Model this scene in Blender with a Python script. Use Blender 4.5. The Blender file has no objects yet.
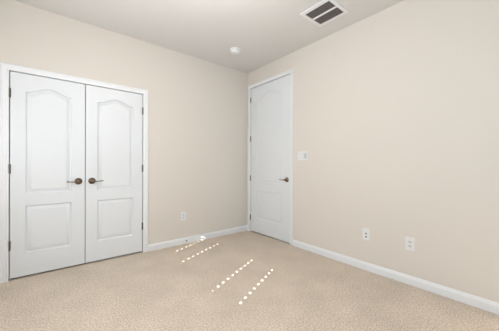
import bpy, bmesh, math
from mathutils import Vector, Matrix

# ---------------------------------------------------------------- camera
scn = bpy.context.scene
COL = scn.collection
YAW, PITCH, ROLL = 0.8839, -0.0006, 0.0031
CAM = Vector((-2.6175, -3.259, 1.1184))
FPX = 241.68
fw = Vector((math.cos(YAW) * math.cos(PITCH), math.sin(YAW) * math.cos(PITCH), math.sin(PITCH)))
rt0 = Vector((math.sin(YAW), -math.cos(YAW), 0))
up0 = rt0.cross(fw)
rt = rt0 * math.cos(ROLL) + up0 * math.sin(ROLL)
up = up0 * math.cos(ROLL) - rt0 * math.sin(ROLL)
cd = bpy.data.cameras.new('camera')
cd.sensor_fit = 'HORIZONTAL'
cd.sensor_width = 36
cd.lens = FPX * 36 / 499
cd.clip_start = 0.02
cam = bpy.data.objects.new('camera', cd)
COL.objects.link(cam)
M4 = Matrix((rt, up, -fw)).transposed().to_4x4()
M4.translation = CAM
cam.matrix_world = M4
scn.camera = cam

# ---------------------------------------------------------------- light
scn.view_settings.view_transform = 'Standard'
scn.view_settings.look = 'None'
scn.view_settings.gamma = 1
scn.view_settings.use_curve_mapping = False
scn.view_settings.exposure = 0.21

w = bpy.data.worlds.new('world')
scn.world = w
w.use_nodes = True
w.node_tree.nodes['Background'].inputs[0].default_value = (0.62, 0.76, 1.0, 1)
w.node_tree.nodes['Background'].inputs[1].default_value = 1.5

SAZ, SEL = math.radians(23.7), math.radians(27.2)      # the way the sunlight travels
sd = bpy.data.lights.new('sun', 'SUN')
sd.energy = 17
sd.angle = math.radians(0.06)
sd.color = (1.0, 0.95, 0.86)
sun = bpy.data.objects.new('sun', sd)
COL.objects.link(sun)
sun.rotation_euler = Vector((math.cos(SAZ) * math.cos(SEL), math.sin(SAZ) * math.cos(SEL), -math.sin(SEL))).to_track_quat('-Z', 'Y').to_euler()
sun.location = (-8, -4, 5)

XL, YB, HC = -3.5, -4.3, 2.708      # window wall, back wall, ceiling height

def area(name, loc, target, sx, sy, power, col):
    d = bpy.data.lights.new(name, 'AREA')
    d.shape = 'RECTANGLE'
    d.size, d.size_y = sx, sy
    d.energy = power
    d.color = col
    o = bpy.data.objects.new(name, d)
    COL.objects.link(o)
    o.location = loc
    o.rotation_euler = (Vector(target) - Vector(loc)).to_track_quat('-Z', 'Y').to_euler()
    return o

WIN = [(-1.317, 0.86), (-2.42, 0.86)]      # window centre y, width
WZ0, WZ1 = 0.72, 2.12
for cy_, ww in WIN:                         # daylight glowing through the drawn blinds
    area('window_daylight', (XL + 0.06, cy_, 1.42), (XL + 1.06, cy_, 1.42), 1.36, 0.80, 13.5, (0.93, 0.97, 1.0))
# weak fill light added behind the camera, set in an invented back window
area('back_fill_light', (-1.6, YB + 0.06, 1.45), (-1.6, YB + 1.06, 1.45), 2.2, 1.4, 2, (0.93, 0.97, 1.0))
# added point light filling the middle of the room; its lamp is invented
pl = bpy.data.lights.new('room_fill_light', 'POINT')
pl.energy = 30
pl.color = (1.0, 0.975, 0.955)
pl.shadow_soft_size = 0.13
po = bpy.data.objects.new('room_fill_light', pl)
COL.objects.link(po)
FILL_POS = (-1.90, -1.93, 2.21)
po.location = FILL_POS

# ---------------------------------------------------------------- materials
def mat(name, col, rough=0.6, metal=0.0, spec=0.5):
    m = bpy.data.materials.new(name)
    m.use_nodes = True
    b = m.node_tree.nodes['Principled BSDF']
    b.inputs['Base Color'].default_value = (*col, 1)
    b.inputs['Roughness'].default_value = rough
    b.inputs['Metallic'].default_value = metal
    b.inputs['Specular IOR Level'].default_value = spec
    return m

def noisy(m, scale, strength, dist, detail=3, c1=None, c2=None, lo=0.35, hi=0.65):
    nt = m.node_tree
    b = nt.nodes['Principled BSDF']
    tc = nt.nodes.new('ShaderNodeTexCoord')
    n = nt.nodes.new('ShaderNodeTexNoise')
    n.inputs['Scale'].default_value = scale
    n.inputs['Detail'].default_value = detail
    nt.links.new(tc.outputs['Object'], n.inputs['Vector'])
    bp = nt.nodes.new('ShaderNodeBump')
    bp.inputs['Strength'].default_value = strength
    bp.inputs['Distance'].default_value = dist
    nt.links.new(n.outputs['Fac'], bp.inputs['Height'])
    nt.links.new(bp.outputs['Normal'], b.inputs['Normal'])
    if c1:
        r = nt.nodes.new('ShaderNodeValToRGB')
        r.color_ramp.elements[0].position = lo
        r.color_ramp.elements[0].color = (*c1, 1)
        r.color_ramp.elements[1].position = hi
        r.color_ramp.elements[1].color = (*c2, 1)
        nt.links.new(n.outputs['Fac'], r.inputs['Fac'])
        nt.links.new(r.outputs['Color'], b.inputs['Base Color'])
    return m

WALL = noisy(mat('wall_paint', (0.71, 0.673, 0.615), 0.85, spec=0.25), 160, 0.06, 0.002)
CEIL = noisy(mat('ceiling_paint', (0.715, 0.705, 0.69), 0.9, spec=0.2), 160, 0.05, 0.002)
TRIM = noisy(mat('trim_paint', (0.79, 0.81, 0.83), 0.42), 40, 0.02, 0.001)
DOOR = noisy(mat('door_paint', (0.735, 0.765, 0.79), 0.4), 60, 0.03, 0.001)
PLATE = noisy(mat('plate_plastic', (0.78, 0.785, 0.785), 0.35), 50, 0.01, 0.001)
SHELLP = noisy(mat('detector_plastic', (0.84, 0.85, 0.86), 0.4), 50, 0.01, 0.001)
GREYP = noisy(mat('grey_plastic', (0.55, 0.56, 0.60), 0.4), 50, 0.01, 0.001)
DARK = noisy(mat('dark_recess', (0.02, 0.018, 0.018), 0.7), 50, 0.01, 0.001)
RUBBER = noisy(mat('dark_rubber', (0.03, 0.03, 0.03), 0.8), 50, 0.02, 0.001)
BRONZE = noisy(mat('bronze_metal', (0.17, 0.13, 0.10), 0.28, 0.9), 90, 0.05, 0.001, c1=(0.13, 0.095, 0.065), c2=(0.24, 0.185, 0.13))
HINGE = noisy(mat('hinge_metal', (0.15, 0.135, 0.11), 0.4, 0.6), 90, 0.03, 0.001)
LOUVER = noisy(mat('louver_enamel', (0.24, 0.21, 0.20), 0.5), 90, 0.02, 0.001)
BLIND = noisy(mat('blind_slat', (0.80, 0.79, 0.76), 0.5), 50, 0.02, 0.001)

def carpet():
    m = mat('carpet', (0.5, 0.4, 0.3), 0.97, spec=0.1)
    nt = m.node_tree
    b = nt.nodes['Principled BSDF']
    tc = nt.nodes.new('ShaderNodeTexCoord')
    def noise(scale, detail, rough=0.6):
        n = nt.nodes.new('ShaderNodeTexNoise')
        n.inputs['Scale'].default_value = scale
        n.inputs['Detail'].default_value = detail
        n.inputs['Roughness'].default_value = rough
        nt.links.new(tc.outputs['Object'], n.inputs['Vector'])
        return n
    fine = noise(88, 4, 0.8)
    r = nt.nodes.new('ShaderNodeValToRGB')
    e = r.color_ramp.elements
    e[0].position = 0.34
    e[0].color = (0.35, 0.27, 0.195, 1)
    e[1].position = 0.64
    e[1].color = (0.84, 0.74, 0.62, 1)
    k = e.new(0.50)
    k.color = (0.63, 0.535, 0.435, 1)
    nt.links.new(fine.outputs['Fac'], r.inputs['Fac'])
    big = noise(3.2, 5)                     # pile brushed this way and that
    mp = nt.nodes.new('ShaderNodeMapRange')
    mp.inputs['From Min'].default_value = 0.35
    mp.inputs['From Max'].default_value = 0.65
    mp.inputs['To Min'].default_value = 0.94
    mp.inputs['To Max'].default_value = 1.07
    nt.links.new(big.outputs['Fac'], mp.inputs['Value'])
    vm = nt.nodes.new('ShaderNodeVectorMath')
    vm.operation = 'SCALE'
    nt.links.new(r.outputs['Color'], vm.inputs[0])
    nt.links.new(mp.outputs['Result'], vm.inputs['Scale'])
    nt.links.new(vm.outputs['Vector'], b.inputs['Base Color'])
    bp = nt.nodes.new('ShaderNodeBump')
    bp.inputs['Strength'].default_value = 0.55
    bp.inputs['Distance'].default_value = 0.012
    nt.links.new(fine.outputs['Fac'], bp.inputs['Height'])
    nt.links.new(bp.outputs['Normal'], b.inputs['Normal'])
    b.inputs['Sheen Weight'].default_value = 0.15
    return m
CARPET = carpet()

# ---------------------------------------------------------------- helpers
def box(bm, a, b, bev=0.0):
    lo = [min(a[i], b[i]) for i in range(3)]
    hi = [max(a[i], b[i]) for i in range(3)]
    vs = [bm.verts.new((x, y, z)) for x in (lo[0], hi[0]) for y in (lo[1], hi[1]) for z in (lo[2], hi[2])]
    fs = [bm.faces.new([vs[i] for i in q]) for q in ((0, 1, 3, 2), (4, 6, 7, 5), (0, 4, 5, 1), (2, 3, 7, 6), (0, 2, 6, 4), (1, 5, 7, 3))]
    if bev:
        es = list({e for f in fs for e in f.edges})
        bmesh.ops.bevel(bm, geom=es, offset=bev, segments=2, affect='EDGES', profile=0.6)

def lathe(bm, prof, M=Matrix(), n=32):
    """prof: (radius, height) pairs turned about local z."""
    rings = []
    for r, h in prof:
        if r < 1e-6:
            rings.append([bm.verts.new(M @ Vector((0, 0, h)))])
        else:
            rings.append([bm.verts.new(M @ Vector((r * math.cos(2 * math.pi * i / n), r * math.sin(2 * math.pi * i / n), h))) for i in range(n)])
    for a, b in zip(rings, rings[1:]):
        for i in range(n):
            j = (i + 1) % n
            if len(a) == 1 and len(b) == 1:
                continue
            if len(a) == 1:
                bm.faces.new((a[0], b[i], b[j]))
            elif len(b) == 1:
                bm.faces.new((a[i], a[j], b[0]))
            else:
                bm.faces.new((a[i], a[j], b[j], b[i]))

def sweep(bm, path, n=12):
    """path: (point, half width a, half height b, side axis, up axis) rings with closed ends."""
    rings = []
    for p, a, b, s, u in path:
        rings.append([bm.verts.new(Vector(p) + Vector(s) * a * math.cos(2 * math.pi * i / n) + Vector(u) * b * math.sin(2 * math.pi * i / n)) for i in range(n)])
    for a, b in zip(rings, rings[1:]):
        for i in range(n):
            j = (i + 1) % n
            bm.faces.new((a[i], a[j], b[j], b[i]))
    bm.faces.new(rings[0][::-1])
    bm.faces.new(rings[-1])

def obj(name, bm, m, parent=None, smooth=False, kind=None, loc=None):
    bmesh.ops.recalc_face_normals(bm, faces=bm.faces)
    me = bpy.data.meshes.new(name)
    bm.to_mesh(me)
    bm.free()
    me.materials.append(m)
    if smooth:
        for p in me.polygons:
            p.use_smooth = True
        me.set_sharp_from_angle(angle=math.radians(38))
    o = bpy.data.objects.new(name, me)
    COL.objects.link(o)
    if parent:
        o.parent = parent
    if loc:
        o.location = loc
    if kind:
        o['kind'] = kind
    return o

def empty(name, loc, M=None, label=None, cat=None, kind=None, group=None):
    o = bpy.data.objects.new(name, None)
    COL.objects.link(o)
    o.empty_display_size = 0.05
    if M is not None:
        mm = M.copy()
        mm.translation = loc
        o.matrix_world = mm
    else:
        o.location = loc
    if label:
        o['label'] = label
    if cat:
        o['category'] = cat
    if kind:
        o['kind'] = kind
    if group:
        o['group'] = group
    return o

# Frames for things fixed to a wall: local x runs to the viewer's right along the wall,
# local y is up, local z points out of the wall into the room.
FA = Matrix(((1, 0, 0), (0, 0, -1), (0, 1, 0))).to_4x4()      # closet wall (plane y = 0)
FB = Matrix(((0, 0, -1), (-1, 0, 0), (0, 1, 0))).to_4x4()     # entry door wall (plane x = 0)

# ---------------------------------------------------------------- room shell
T = 0.12
def wall(name, span, holes, to3, mat_=WALL, top=HC, backs=True):
    """span (u0,u1); holes (u0,u1,z0,z1,closed behind); to3(u,d,z) with d = depth into the wall."""
    bm = bmesh.new()
    def bx(u0, u1, z0, z1, d0=0.0, d1=T):
        box(bm, to3(u0, d0, z0), to3(u1, d1, z1))
    us = span[0]
    for (a, b, z0, z1, shut) in sorted(holes):
        bx(us, a, 0, top)
        if z0 > 0:
            bx(a, b, 0, z0)
        bx(a, b, z1, top)
        if shut:
            # the unlit space behind the closed door
            bx(a - 0.12, b + 0.12, -0.02, z1 + 0.3, 0.80, 0.84)
            bx(a - 0.12, a - 0.08, 0, z1 + 0.3, T, 0.80)
            bx(b + 0.08, b + 0.12, 0, z1 + 0.3, T, 0.80)
            bx(a - 0.12, b + 0.12, z1 + 0.26, z1 + 0.3, T, 0.80)
        us = b
    bx(us, span[1], 0, top)
    return obj(name, bm, mat_, kind='structure')

CX0, CX1, CZ1 = -2.9248, -1.7169, 2.018      # closet leaf pair
CM = -2.3225
EY0, EY1, EZ1 = -0.1025, -0.9746, 2.415      # entry door
J = 0.022                                      # jamb
G = 0.007                                      # gap round a leaf
wall('wall_left', (XL - T, T), [(CX0 - J, CX1 + J, 0, CZ1 + J, True)], lambda u, d, z: (u, d, z))
wall('wall_right', (YB - T, 0), [(EY1 - J, EY0 + J, 0, EZ1 + J, True)], lambda u, d, z: (d, u, z))
wall('wall_window', (YB - T, 0), [(c - ww / 2, c + ww / 2, WZ0, WZ1, False) for c, ww in WIN], lambda u, d, z: (XL - d, u, z))
wall('wall_back', (XL, 0), [(-2.7, -0.5, 0.75, 2.15, False)], lambda u, d, z: (u, YB - d, z))
bm = bmesh.new(); box(bm, (XL - T, YB - T, -0.1), (0.9, 0.9, 0)); obj('floor', bm, CARPET, kind='structure')
bm = bmesh.new(); box(bm, (XL - T, YB - T, HC), (T + 0.04, T + 0.04, HC + 0.1)); obj('ceiling', bm, CEIL, kind='structure')

# moulding profile swept along straight runs: (height across the face, stand-off)
def run(bm, p0, p1, wdir, odir, prof, m0=None, m1=None):
    """prof (w,o); m0,m1: unit shear of the ends along the run per unit w (mitres)."""
    p0, p1, wdir, odir = map(Vector, (p0, p1, wdir, odir))
    t = (p1 - p0).normalized()
    A = [bm.verts.new(p0 + wdir * w_ + odir * o_ + t * (w_ * (m0 or 0))) for w_, o_ in prof]
    B = [bm.verts.new(p1 + wdir * w_ + odir * o_ + t * (w_ * (m1 or 0))) for w_, o_ in prof]
    n = len(prof)
    for i in range(n):
        j = (i + 1) % n
        bm.faces.new((A[i], A[j], B[j], B[i]))
    bm.faces.new(A[::-1])
    bm.faces.new(B)

BASE = [(0, 0), (0, 0.014), (0.058, 0.014), (0.066, 0.011), (0.074, 0.009), (0.080, 0.006), (0.084, 0.004), (0.084, 0)]
def baseboard(name, runs):
    bm = bmesh.new()
    for a, b, o in runs:
        run(bm, a, b, (0, 0, 1), o, BASE)
    return obj(name, bm, TRIM, kind='structure')
CW = 0.060
baseboard('baseboard_left', [((CX1 + G + CW, 0, 0), (0, 0, 0), (0, -1, 0)), ((XL, 0, 0), (CX0 - G - CW, 0, 0), (0, -1, 0))])
baseboard('baseboard_right', [((0, EY1 - G - 0.050, 0), (0, YB, 0), (-1, 0, 0)), ((0, -0.014, 0), (0, EY0 + G + 0.050, 0), (-1, 0, 0))])
baseboard('baseboard_window', [((XL, 0, 0), (XL, YB, 0), (1, 0, 0))])
baseboard('baseboard_back', [((XL, YB, 0), (0, YB, 0), (0, 1, 0))])

CAS0 = [(0, 0), (0, 0.008), (0.004, 0.010), (0.012, 0.011), (0.016, 0.008), (0.040, 0.011), (0.046, 0.014), (0.057, 0.014), (CW, 0.011), (CW, 0)]
def casing(name, u0, u1, z1, frame_u, out, cw=CW):
    """u0<u1 inner edges of the casing along unit vector frame_u."""
    CAS = [(a * cw / CW, b) for a, b in CAS0]
    U, O, Zv = Vector(frame_u), Vector(out), Vector((0, 0, 1))
    bm = bmesh.new()
    run(bm, U * u0, U * u0 + Zv * z1, -U, O, CAS, 0, 1)
    run(bm, U * u1, U * u1 + Zv * z1, U, O, CAS, 0, 1)
    run(bm, U * u0 + Zv * z1, U * u1 + Zv * z1, Zv, O, CAS, -1, 1)
    # jamb lining the opening
    for a, b, za, zb in ((u0 - 0.017, u0 + 0.0, 0, z1), (u1, u1 + 0.017, 0, z1), (u0 - 0.017, u1 + 0.017, z1, z1 + 0.017)):
        p = U * a - O * T + Zv * za
        q = U * b + Zv * zb
        box(bm, p, q)
    # stop moulding the leaf closes against
    for a, b, za, zb in ((u0, u0 + 0.012, 0, z1), (u1 - 0.012, u1, 0, z1), (u0, u1, z1 - 0.012, z1)):
        box(bm, U * a - O * 0.075 + Zv * za, U * b - O * 0.042 + Zv * zb)
    return obj(name, bm, TRIM, kind='structure')
casing('trim_1', CX0 - G, CX1 + G, CZ1 + G, (1, 0, 0), (0, -1, 0))
casing('trim_2', -EY0 - G, -EY1 + G, EZ1 + G, (0, -1, 0), (-1, 0, 0), 0.050)

# ---------------------------------------------------------------- panelled doors
def outline(x0, x1, z0, z1, rise):
    """anticlockwise panel outline; the top edge swells to an arch when rise > 0."""
    pts = [(x0, z0), (x1, z0)]
    if rise <= 0:
        return pts + [(x1, z1), (x0, z1)]
    n = 24
    for i in range(n + 1):
        s = 1 - 2 * i / n
        t = min(1, abs(s) / 0.95)
        y = (1 - t * t)
        y = 0.75 * 0.5 * (1 + math.cos(math.pi * t)) + 0.25 * y
        pts.append(((x0 + x1) / 2 + s * (x1 - x0) / 2, z1 + rise * y))
    return pts

def inset(pts, d):
    n = len(pts)
    out = []
    for i in range(n):
        p, q, r = Vector(pts[i - 1]), Vector(pts[i]), Vector(pts[(i + 1) % n])
        a, b = (q - p).normalized(), (r - q).normalized()
        na, nb = Vector((-a.y, a.x)), Vector((-b.y, b.x))
        m = (na + nb)
        m = m / max(0.3, m.dot(na))
        out.append(q + m * d)
    return out

def leaf(name, w_, h, panels, relief=(1, 1)):
    """leaf in its own frame: x 0..w, y 0..h up, z = 0 front face, depth to -0.035."""
    root = empty(name, (0, 0, 0), kind='structure')
    bm = bmesh.new()
    D = 0.035
    c = [(0, 0), (w_, 0), (w_, h), (0, h)]
    b2 = 0.002
    ci = [(b2, b2), (w_ - b2, b2), (w_ - b2, h - b2), (b2, h - b2)]
    F = [bm.verts.new((x, y, 0)) for x, y in ci]
    S = [bm.verts.new((x, y, -b2)) for x, y in c]
    Bk = [bm.verts.new((x, y, -D)) for x, y in c]
    for i in range(4):
        j = (i + 1) % 4
        bm.faces.new((F[i], F[j], S[j], S[i]))
        bm.faces.new((S[i], S[j], Bk[j], Bk[i]))
    bm.faces.new(Bk[::-1])
    edges = [bm.edges.get((F[i], F[(i + 1) % 4])) for i in range(4)]
    outs = []
    for (x0, x1, z0, z1, rise) in panels:
        o = outline(x0, x1, z0, z1, rise)
        outs.append(o)
        V = [bm.verts.new((p[0], p[1], 0)) for p in o]
        for i in range(len(V)):
            edges.append(bm.edges.new((V[i], V[(i + 1) % len(V)])))
    bmesh.ops.triangle_fill(bm, edges=edges, use_beauty=True, normal=(0, 0, 1))
    slab = obj('door_slab', bm, DOOR, root)
    for o, nm, rel in zip(outs, ('lower_panel', 'upper_panel'), relief):
        bm = bmesh.new()
        prof = [(0, 0), (0.001, -0.004), (0.004, -0.0105), (0.008, -0.0125), (0.015, -0.0125), (0.019, -0.0105), (0.028, -0.0070), (0.040, -0.0030), (0.043, -0.0015), (0.046, -0.0015)]
        rings = []
        for d, z in prof:
            rings.append([bm.verts.new((p[0], p[1], z * rel)) for p in inset(o, d)])
        for a, b in zip(rings, rings[1:]):
            for i in range(len(a)):
                j = (i + 1) % len(a)
                bm.faces.new((a[i], a[j], b[j], b[i]))
        bm.faces.new(rings[-1])
        obj(nm, bm, DOOR, root, smooth=True)
    return root

def add_lever(root, x, y, side):
    """rose centred at (x, y) on the front face; lever reaches towards side (+1 / -1)."""
    bm = bmesh.new()
    lathe(bm, [(0, 0), (0.036, 0), (0.036, 0.003), (0.033, 0.006), (0.027, 0.009), (0.024, 0.013), (0.015, 0.016), (0.0115, 0.020), (0.0105, 0.046), (0.0125, 0.049), (0.0125, 0.060), (0.009, 0.063), (0, 0.064)])
    h = obj('door_handle', bm, BRONZE, root, smooth=True, loc=(x, y, 0.0))
    bm = bmesh.new()
    path = []
    for i in range(13):
        t = i / 12
        px = side * (0.008 + 0.097 * t)
        pz = 0.0545 - 0.010 * math.sin(t * math.pi / 2) ** 2
        py = -0.004 * math.sin(t * math.pi) + 0.001 * t
        hb = 0.0085 - 0.0030 * math.sin(min(1, t / 0.6) * math.pi / 2) + (0.0022 if t > 0.86 else 0)
        path.append(((px, py, pz), 0.0055, hb, (0, 0, 1), (0, 1, 0)))
    sweep(bm, path)
    obj('lever', bm, BRONZE, h, smooth=True)

def add_hinge(root, x, y):
    """knuckle barrel standing in the gap at (x, y)."""
    bm = bmesh.new()
    for k in range(5):
        lathe(bm, [(0, 0), (0.0074, 0), (0.0079, 0.0006), (0.0079, 0.0168), (0.0074, 0.0174), (0, 0.0174)],
              Matrix.Translation((x, y - 0.045 + 0.018 * k, 0.0055)) @ Matrix.Rotation(-math.pi / 2, 4, 'X'), 14)
    for yy, s in ((y - 0.0455, 1), (y + 0.0445, -1)):
        lathe(bm, [(0, -0.003), (0.004, -0.002), (0.005, 0), (0, 0.001)],
              Matrix.Translation((x, yy, 0.0055)) @ Matrix.Rotation(s * math.pi / 2, 4, 'X'), 12)
    box(bm, (x - 0.009, y - 0.044, -0.001), (x + 0.009, y + 0.044, 0.0022))
    obj('hinge', bm, HINGE, root, smooth=True)

GB = 0.017                                # gap below the leaves
def door(name, F, loc, w_, h, panels, lever, hinges, hx, relief=(1, 1)):
    root = leaf(name, w_, h, panels, relief)
    mm = F.copy()
    mm.translation = loc
    root.matrix_world = mm
    add_lever(root, *lever)
    for z in hinges:
        add_hinge(root, hx, z - loc[2])
    return root
hz = (1.81, 1.077, 0.337)
lw = CM - 0.003 - CX0
d1 = door('door_1', FA, (CX0, 0, GB), lw, CZ1 - GB,
          [(0.110, lw - 0.122, 0.240 - GB, 0.712 - GB, 0), (0.110, lw - 0.122, 0.832 - GB, 1.840 - GB, 0.060)],
          (lw - 0.060, 0.937 - GB, -1), hz, -0.003, (1.3, 1.3))
lw2 = CX1 - CM - 0.003
d2 = door('door_2', FA, (CM + 0.003, 0, GB), lw2, CZ1 - GB,
          [(0.112, lw2 - 0.110, 0.240 - GB, 0.712 - GB, 0), (0.112, lw2 - 0.110, 0.832 - GB, 1.840 - GB, 0.060)],
          (0.060, 0.937 - GB, 1), hz, lw2 + 0.003, (1.3, 1.3))
ew = EY0 - EY1
d3 = door('door_3', FB, (0, EY0, GB), ew, EZ1 - GB,
          [(0.145, ew - 0.145, 0.250 - GB, 0.710 - GB, 0), (0.145, ew - 0.145, 0.845 - GB, 2.205 - GB, 0.085)],
          (ew - 0.060, 0.914 - GB, -1), (2.221, 1.566, 0.904, 0.241), -0.003, (1.0, 0.55))
d1['label'] = 'left leaf of the white two-panel closet door pair, lever pointing left'
d2['label'] = 'right leaf of the white two-panel closet door pair, lever pointing right'
d3['label'] = 'single tall white two-panel door beside the room corner'

# ---------------------------------------------------------------- wall plates
def plate_root(name, F, loc, label, cat, group=None):
    return empty(name, loc, F, label, cat, group=group)

def cover(root, w_, h):
    bm = bmesh.new()
    box(bm, (-w_ / 2, -h / 2, 0), (w_ / 2, h / 2, 0.006), 0.0025)
    return obj('cover_plate', bm, PLATE, root)

def screw(root, x, y, z=0.006):
    bm = bmesh.new()
    lathe(bm, [(0, -0.001), (0.003, -0.001), (0.003, 0.0006), (0.0015, 0.0012), (0, 0.0012)], Matrix.Translation((x, y, z)), 12)
    obj('screw', bm, PLATE, root, smooth=True)

def receptacle(root, y):
    bm = bmesh.new()
    n = 24
    pts = []
    for i in range(n):
        a = 2 * math.pi * i / n
        pts.append((0.0172 * math.cos(a), max(-0.0125, min(0.0125, 0.0172 * math.sin(a)))))
    lo = [bm.verts.new((p[0], y + p[1], 0.004)) for p in pts]
    hi = [bm.verts.new((p[0], y + p[1], 0.0078)) for p in pts]
    for i in range(n):
        j = (i + 1) % n
        bm.faces.new((lo[i], lo[j], hi[j], hi[i]))
    bm.faces.new(hi)
    bm.faces.new(lo[::-1])
    r = obj('receptacle', bm, RECEP, root)
    for sx, hh in ((-0.0065, 0.0085), (0.0065, 0.0070)):
        bm = bmesh.new()
        box(bm, (sx - 0.0012, y + 0.002 - hh / 2, 0.0070), (sx + 0.0012, y + 0.002 + hh / 2, 0.0081))
        obj('slot', bm, DARK, r)
    bm = bmesh.new()
    lathe(bm, [(0, 0), (0.0026, 0), (0.0026, 0.0011), (0, 0.0011)], Matrix.Translation((0, y - 0.0075, 0.0070)), 12)
    obj('ground_hole', bm, DARK, r)
RECEP = noisy(mat('receptacle_plastic', (0.66, 0.67, 0.69), 0.4), 50, 0.01, 0.001)

def outlet(F, loc, label):
    t = plate_root('wall_outlet', F, loc, label, 'outlet')
    cover(t, 0.078, 0.122)
    receptacle(t, 0.0195)
    receptacle(t, -0.0195)
    screw(t, 0, 0)
    return t
outlet(FA, (-1.163, 0, 0.392), 'white duplex wall outlet low on the closet wall, right of the closet doors')
outlet(FB, (0, -2.459, 0.383), 'white duplex wall outlet low on the long right wall, the one nearer the camera')

t = plate_root('cable_jack_plate', FB, (0, -2.050, 0.384), 'white wall plate with two small dark jacks, between the tall door and the outlet', 'wall plate')
cover(t, 0.076, 0.122)
for y in (0.006, -0.027):
    bm = bmesh.new()
    lathe(bm, [(0.0085, -0.002), (0.0085, 0.0015), (0.0065, 0.0022), (0.0062, 0.001), (0, 0.001)], Matrix.Translation((0, y, 0.006)), 20)
    j = obj('jack', bm, RUBBER, t, smooth=True)
for y in (0.048, -0.048):
    screw(t, 0, y)

t = plate_root('light_switch', FB, (0, -1.200, 1.248), 'white three-gang light switch plate beside the tall door', 'light switch')
cover(t, 0.166, 0.118)
for x, m in ((-0.046, PLATE), (0, PLATE), (0.046, GREYP)):
    bm = bmesh.new()
    box(bm, (x - 0.0185, -0.0355, 0.0045), (x + 0.0185, 0.0355, 0.0068), 0.0008)
    fr = obj('rocker_frame', bm, RECEP if m is PLATE else m, t)
    bm = bmesh.new()
    vs = [(-0.015, -0.032, 0.0065), (0.015, -0.032, 0.0065), (0.015, -0.032, 0.0078), (-0.015, -0.032, 0.0078),
          (-0.015, 0.032, 0.0065), (0.015, 0.032, 0.0065), (0.015, 0.032, 0.0115), (-0.015, 0.032, 0.0115)]
    V = [bm.verts.new((x + a, b, c)) for a, b, c in vs]
    for q in ((0, 1, 2, 3), (4, 7, 6, 5), (0, 4, 5, 1), (3, 2, 6, 7), (0, 3, 7, 4), (1, 5, 6, 2)):
        bm.faces.new([V[i] for i in q])
    rk = obj('rocker', bm, m, fr)
    if m is GREYP:
        rk['label'] = 'grey rocker nearest the camera'

# ---------------------------------------------------------------- door stop on the closet wall baseboard
t = empty('door_stop', (-1.132, -0.0138, 0.046), FA, 'small door stop with dark rubber tip on the closet wall baseboard', 'door stop')
bm = bmesh.new()
lathe(bm, [(0, 0), (0.011, 0), (0.011, 0.002), (0.006, 0.004), (0.0045, 0.006), (0.0045, 0.026), (0, 0.026)], n=20)
obj('stem', bm, TRIM, t, smooth=True)
bm = bmesh.new()
lathe(bm, [(0, 0.024), (0.0075, 0.024), (0.0088, 0.026), (0.0088, 0.035), (0.007, 0.038), (0, 0.039)], n=20)
obj('rubber_tip', bm, RUBBER, t, smooth=True)

# ---------------------------------------------------------------- ceiling vent
vx0, vx1, vy0, vy1 = -0.604, -0.250, -1.980, -1.630
t = empty('ceiling_vent', ((vx0 + vx1) / 2, (vy0 + vy1) / 2, HC), None, 'square white ceiling return vent with two dark louvered banks', 'vent')
ox, oy = -(vx0 + vx1) / 2, -(vy0 + vy1) / 2
bm = bmesh.new()
banks = ((-0.560, -0.436), (-0.413, -0.283))
by0, by1 = -1.946, -1.662
def vb(x0, x1, y0, y1, z0=-0.008, z1=0.0, bev=0.0):
    box(bm, (x0 + ox, y0 + oy, z0), (x1 + ox, y1 + oy, z1), bev)
vb(vx0, banks[0][0], vy0, vy1)
vb(banks[1][1], vx1, vy0, vy1)
vb(banks[0][0], banks[1][1], vy0, by0)
vb(banks[0][0], banks[1][1], by1, vy1)
vb(banks[0][1], banks[1][0], by0, by1)
obj('vent_frame', bm, TRIM, t)
for a, b in banks:
    bm = bmesh.new()
    n = 13
    for i in range(n):
        y = by0 + (by1 - by0) * (i + 0.5) / n
        p = [(0.0022, -0.0070), (0.0032, -0.0066), (-0.0022, -0.0010), (-0.0032, -0.0014)]
        A = [bm.verts.new((a + ox, y + oy + q[0], q[1])) for q in p]
        B = [bm.verts.new((b + ox, y + oy + q[0], q[1])) for q in p]
        for k in range(4):
            l = (k + 1) % 4
            bm.faces.new((A[k], A[l], B[l], B[k]))
        bm.faces.new(A[::-1]); bm.faces.new(B)
    obj('louver_bank', bm, LOUVER, t)
bm = bmesh.new()
vb(banks[0][0], banks[1][1], by0, by1, -0.0008, -0.0002)
obj('duct_shade', bm, DARK, t)  # dark sheet stands in for the shade inside the duct

# ---------------------------------------------------------------- smoke detector
t = empty('smoke_detector', (-0.668, -0.570, HC), None, 'round white smoke detector on the ceiling near the room corner', 'smoke detector')
bm = bmesh.new()
lathe(bm, [(0, 0), (0.072, 0), (0.073, -0.003), (0.073, -0.010), (0.069, -0.014), (0, -0.014)], n=48)
obj('mounting_base', bm, SHELLP, t, smooth=True)
bm = bmesh.new()
lathe(bm, [(0, -0.013), (0.064, -0.013), (0.066, -0.017), (0.063, -0.034), (0.054, -0.044), (0.040, -0.049), (0.036, -0.0465), (0.030, -0.0465), (0.027, -0.049), (0, -0.051)], n=48)
obj('detector_cap', bm, SHELLP, t, smooth=True)
bm = bmesh.new()
for i in range(24):
    a = 2 * math.pi * i / 24
    M = Matrix.Rotation(a, 4, 'Z')
    n0 = len(bm.verts)
    box(bm, (0.0630, -0.005, -0.030), (0.0660, 0.005, -0.020))
    bm.verts.ensure_lookup_table()
    for v in bm.verts[n0:]:
        v.co = M @ v.co
obj('vent_slots', bm, GREYP, t)
bm = bmesh.new()
lathe(bm, [(0, -0.050), (0.010, -0.050), (0.010, -0.053), (0, -0.054)], n=20)
obj('test_button', bm, GREYP, t, smooth=True)

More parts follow.
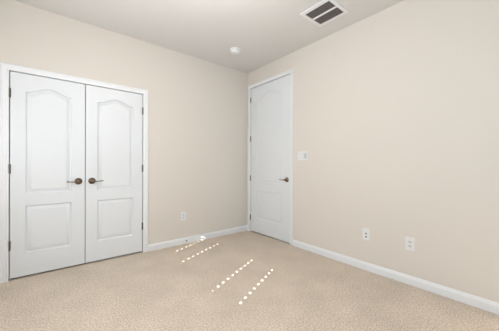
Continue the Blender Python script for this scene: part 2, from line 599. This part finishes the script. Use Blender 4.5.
# ---------------------------------------------------------------- windows behind the camera and their blinds
GLASS = bpy.data.materials.new('window_glass')
GLASS.use_nodes = True
nt = GLASS.node_tree
nt.nodes.clear()
o_ = nt.nodes.new('ShaderNodeOutputMaterial')
mx = nt.nodes.new('ShaderNodeMixShader')
tr = nt.nodes.new('ShaderNodeBsdfTransparent')
gl = nt.nodes.new('ShaderNodeBsdfGlossy')
gl.inputs['Roughness'].default_value = 0.02
mx.inputs[0].default_value = 0.06
nt.links.new(tr.outputs[0], mx.inputs[1])
nt.links.new(gl.outputs[0], mx.inputs[2])
nt.links.new(mx.outputs[0], o_.inputs[0])

LADDERS = [(-1.160, -1.496), (-2.252, -2.593)]
PITCH_ = 0.0445
ZTOP = 1.503
for idx, ((cy_, ww), lad) in enumerate(zip(WIN, LADDERS)):
    root = empty('window_%d' % (idx + 1), (XL, cy_, WZ0), kind='structure')
    hgt = WZ1 - WZ0
    bm = bmesh.new()
    f = 0.045
    for a, b in (((-0.10, -ww / 2, 0), (-0.05, -ww / 2 + f, hgt)), ((-0.10, ww / 2 - f, 0), (-0.05, ww / 2, hgt)),
                 ((-0.10, -ww / 2, 0), (-0.05, ww / 2, f)), ((-0.10, -ww / 2, hgt - f), (-0.05, ww / 2, hgt))):
        box(bm, a, b)
    obj('window_frame', bm, TRIM, root)
    bm = bmesh.new()
    box(bm, (-0.078, -ww / 2 + f, f), (-0.074, ww / 2 - f, hgt - f))
    obj('window_pane', bm, GLASS, root)
    # closed blind: overlapping slats, cord holes open on the slats the sun reaches
    bl = empty('window_blind', (XL, cy_, WZ0), None, ('closed white slat blind on the window nearer the closet', 'closed white slat blind on the window farther from the closet')[idx], 'blind', group='window blinds')
    x0 = 0.030
    bm = bmesh.new()
    nlo = int((ZTOP - WZ0) / PITCH_) + 1
    nhi = int((WZ1 + 0.02 - ZTOP) / PITCH_)
    y0, y1 = -ww / 2 - 0.03, ww / 2 + 0.03
    for k in range(-nhi, nlo + 1):
        zc = ZTOP - PITCH_ * k - WZ0
        hh = 0.0245
        def piece(ya, yb, za, zb):
            # slightly tilted slat: top leans into the room
            tx = lambda z: x0 + (z - zc) * 0.10
            V = [bm.verts.new((tx(z) + dx, y, z)) for y in (ya, yb) for z in (za, zb) for dx in (0, 0.0022)]
            for q in ((0, 1, 3, 2), (4, 6, 7, 5), (0, 4, 5, 1), (2, 3, 7, 6), (0, 2, 6, 4), (1, 5, 7, 3)):
                bm.faces.new([V[i] for i in q])
        last = 9 if idx == 1 else 8
        if 0 <= k <= last:
            hs = sorted(l - cy_ for l in lad)
            hw, hv = 0.0140, 0.0075
            if k == 9:
                hs, hw, hv = [hs[1]], 0.009, 0.003
            if idx == 0 and k == 8:
                hs = [hs[0]]
            ys = y0
            for hy in hs:
                piece(ys, hy - hw, zc - hh, zc + hh)
                piece(hy - hw, hy + hw, zc - hh, zc - hv)
                piece(hy - hw, hy + hw, zc + hv, zc + hh)
                ys = hy + hw
                if idx == 1 and k == 0 and hy == hs[0]:      # a hairline gap between the two cords
                    piece(ys, hs[1] - hw, zc - hh, zc - 0.0012)
                    piece(ys, hs[1] - hw, zc + 0.0012, zc + hh)
                    ys = hs[1] - hw
            piece(ys, y1, zc - hh, zc + hh)
        else:
            piece(y0, y1, zc - hh, zc + hh)
    obj('slats', bm, BLIND, bl)
    bm = bmesh.new()
    box(bm, (0.004, y0, WZ1 - WZ0 + 0.02), (0.052, y1, WZ1 - WZ0 + 0.07), 0.003)
    obj('head_rail', bm, BLIND, bl)
root = empty('window_3', (-1.6, YB, 0.75), kind='structure')  # invented window to carry the added back fill
bm = bmesh.new()
for a, b in (((-1.1, -0.10, 0), (-1.055, -0.05, 1.4)), ((1.055, -0.10, 0), (1.1, -0.05, 1.4)), ((-0.022, -0.10, 0), (0.022, -0.05, 1.4)),
             ((-1.1, -0.10, 0), (1.1, -0.05, 0.045)), ((-1.1, -0.10, 1.355), (1.1, -0.05, 1.4))):
    box(bm, a, b)
obj('window_frame', bm, TRIM, root)
bm = bmesh.new(); box(bm, (-1.055, -0.078, 0.045), (1.055, -0.074, 1.355)); obj('window_pane', bm, GLASS, root)
# invented bare-bulb pendant around the added fill light, just above the camera's view
t = empty('added_pendant', (FILL_POS[0], FILL_POS[1], HC), None, 'added bare-bulb pendant around the room fill light, out of view', 'lamp')
bm = bmesh.new()
lathe(bm, [(0, 0), (0.06, 0), (0.06, -0.015), (0.02, -0.03), (0, -0.03)], n=32)
obj('canopy', bm, BRONZE, t, smooth=True)
bm = bmesh.new()
lathe(bm, [(0, -0.02), (0.005, -0.02), (0.005, -0.42), (0.018, -0.425), (0.018, -0.465), (0, -0.465)], n=12)
obj('stem', bm, BRONZE, t, smooth=True)
BULB = mat('added_bulb', (1, 1, 1), 0.4)  # glowing bulb dressing the added fill light
BULB.node_tree.nodes['Principled BSDF'].inputs['Emission Color'].default_value = (1.0, 0.97, 0.93, 1)
BULB.node_tree.nodes['Principled BSDF'].inputs['Emission Strength'].default_value = 6
bm = bmesh.new()
BULB.cycles.emission_sampling = 'NONE'
zb = FILL_POS[2] - HC
lathe(bm, [(0, zb - 0.032), (0.018, zb - 0.027), (0.029, zb - 0.012), (0.031, zb), (0.027, zb + 0.014), (0.017, zb + 0.028), (0.014, zb + 0.036), (0, zb + 0.036)], n=24)
obj('bulb', bm, BULB, t, smooth=True)
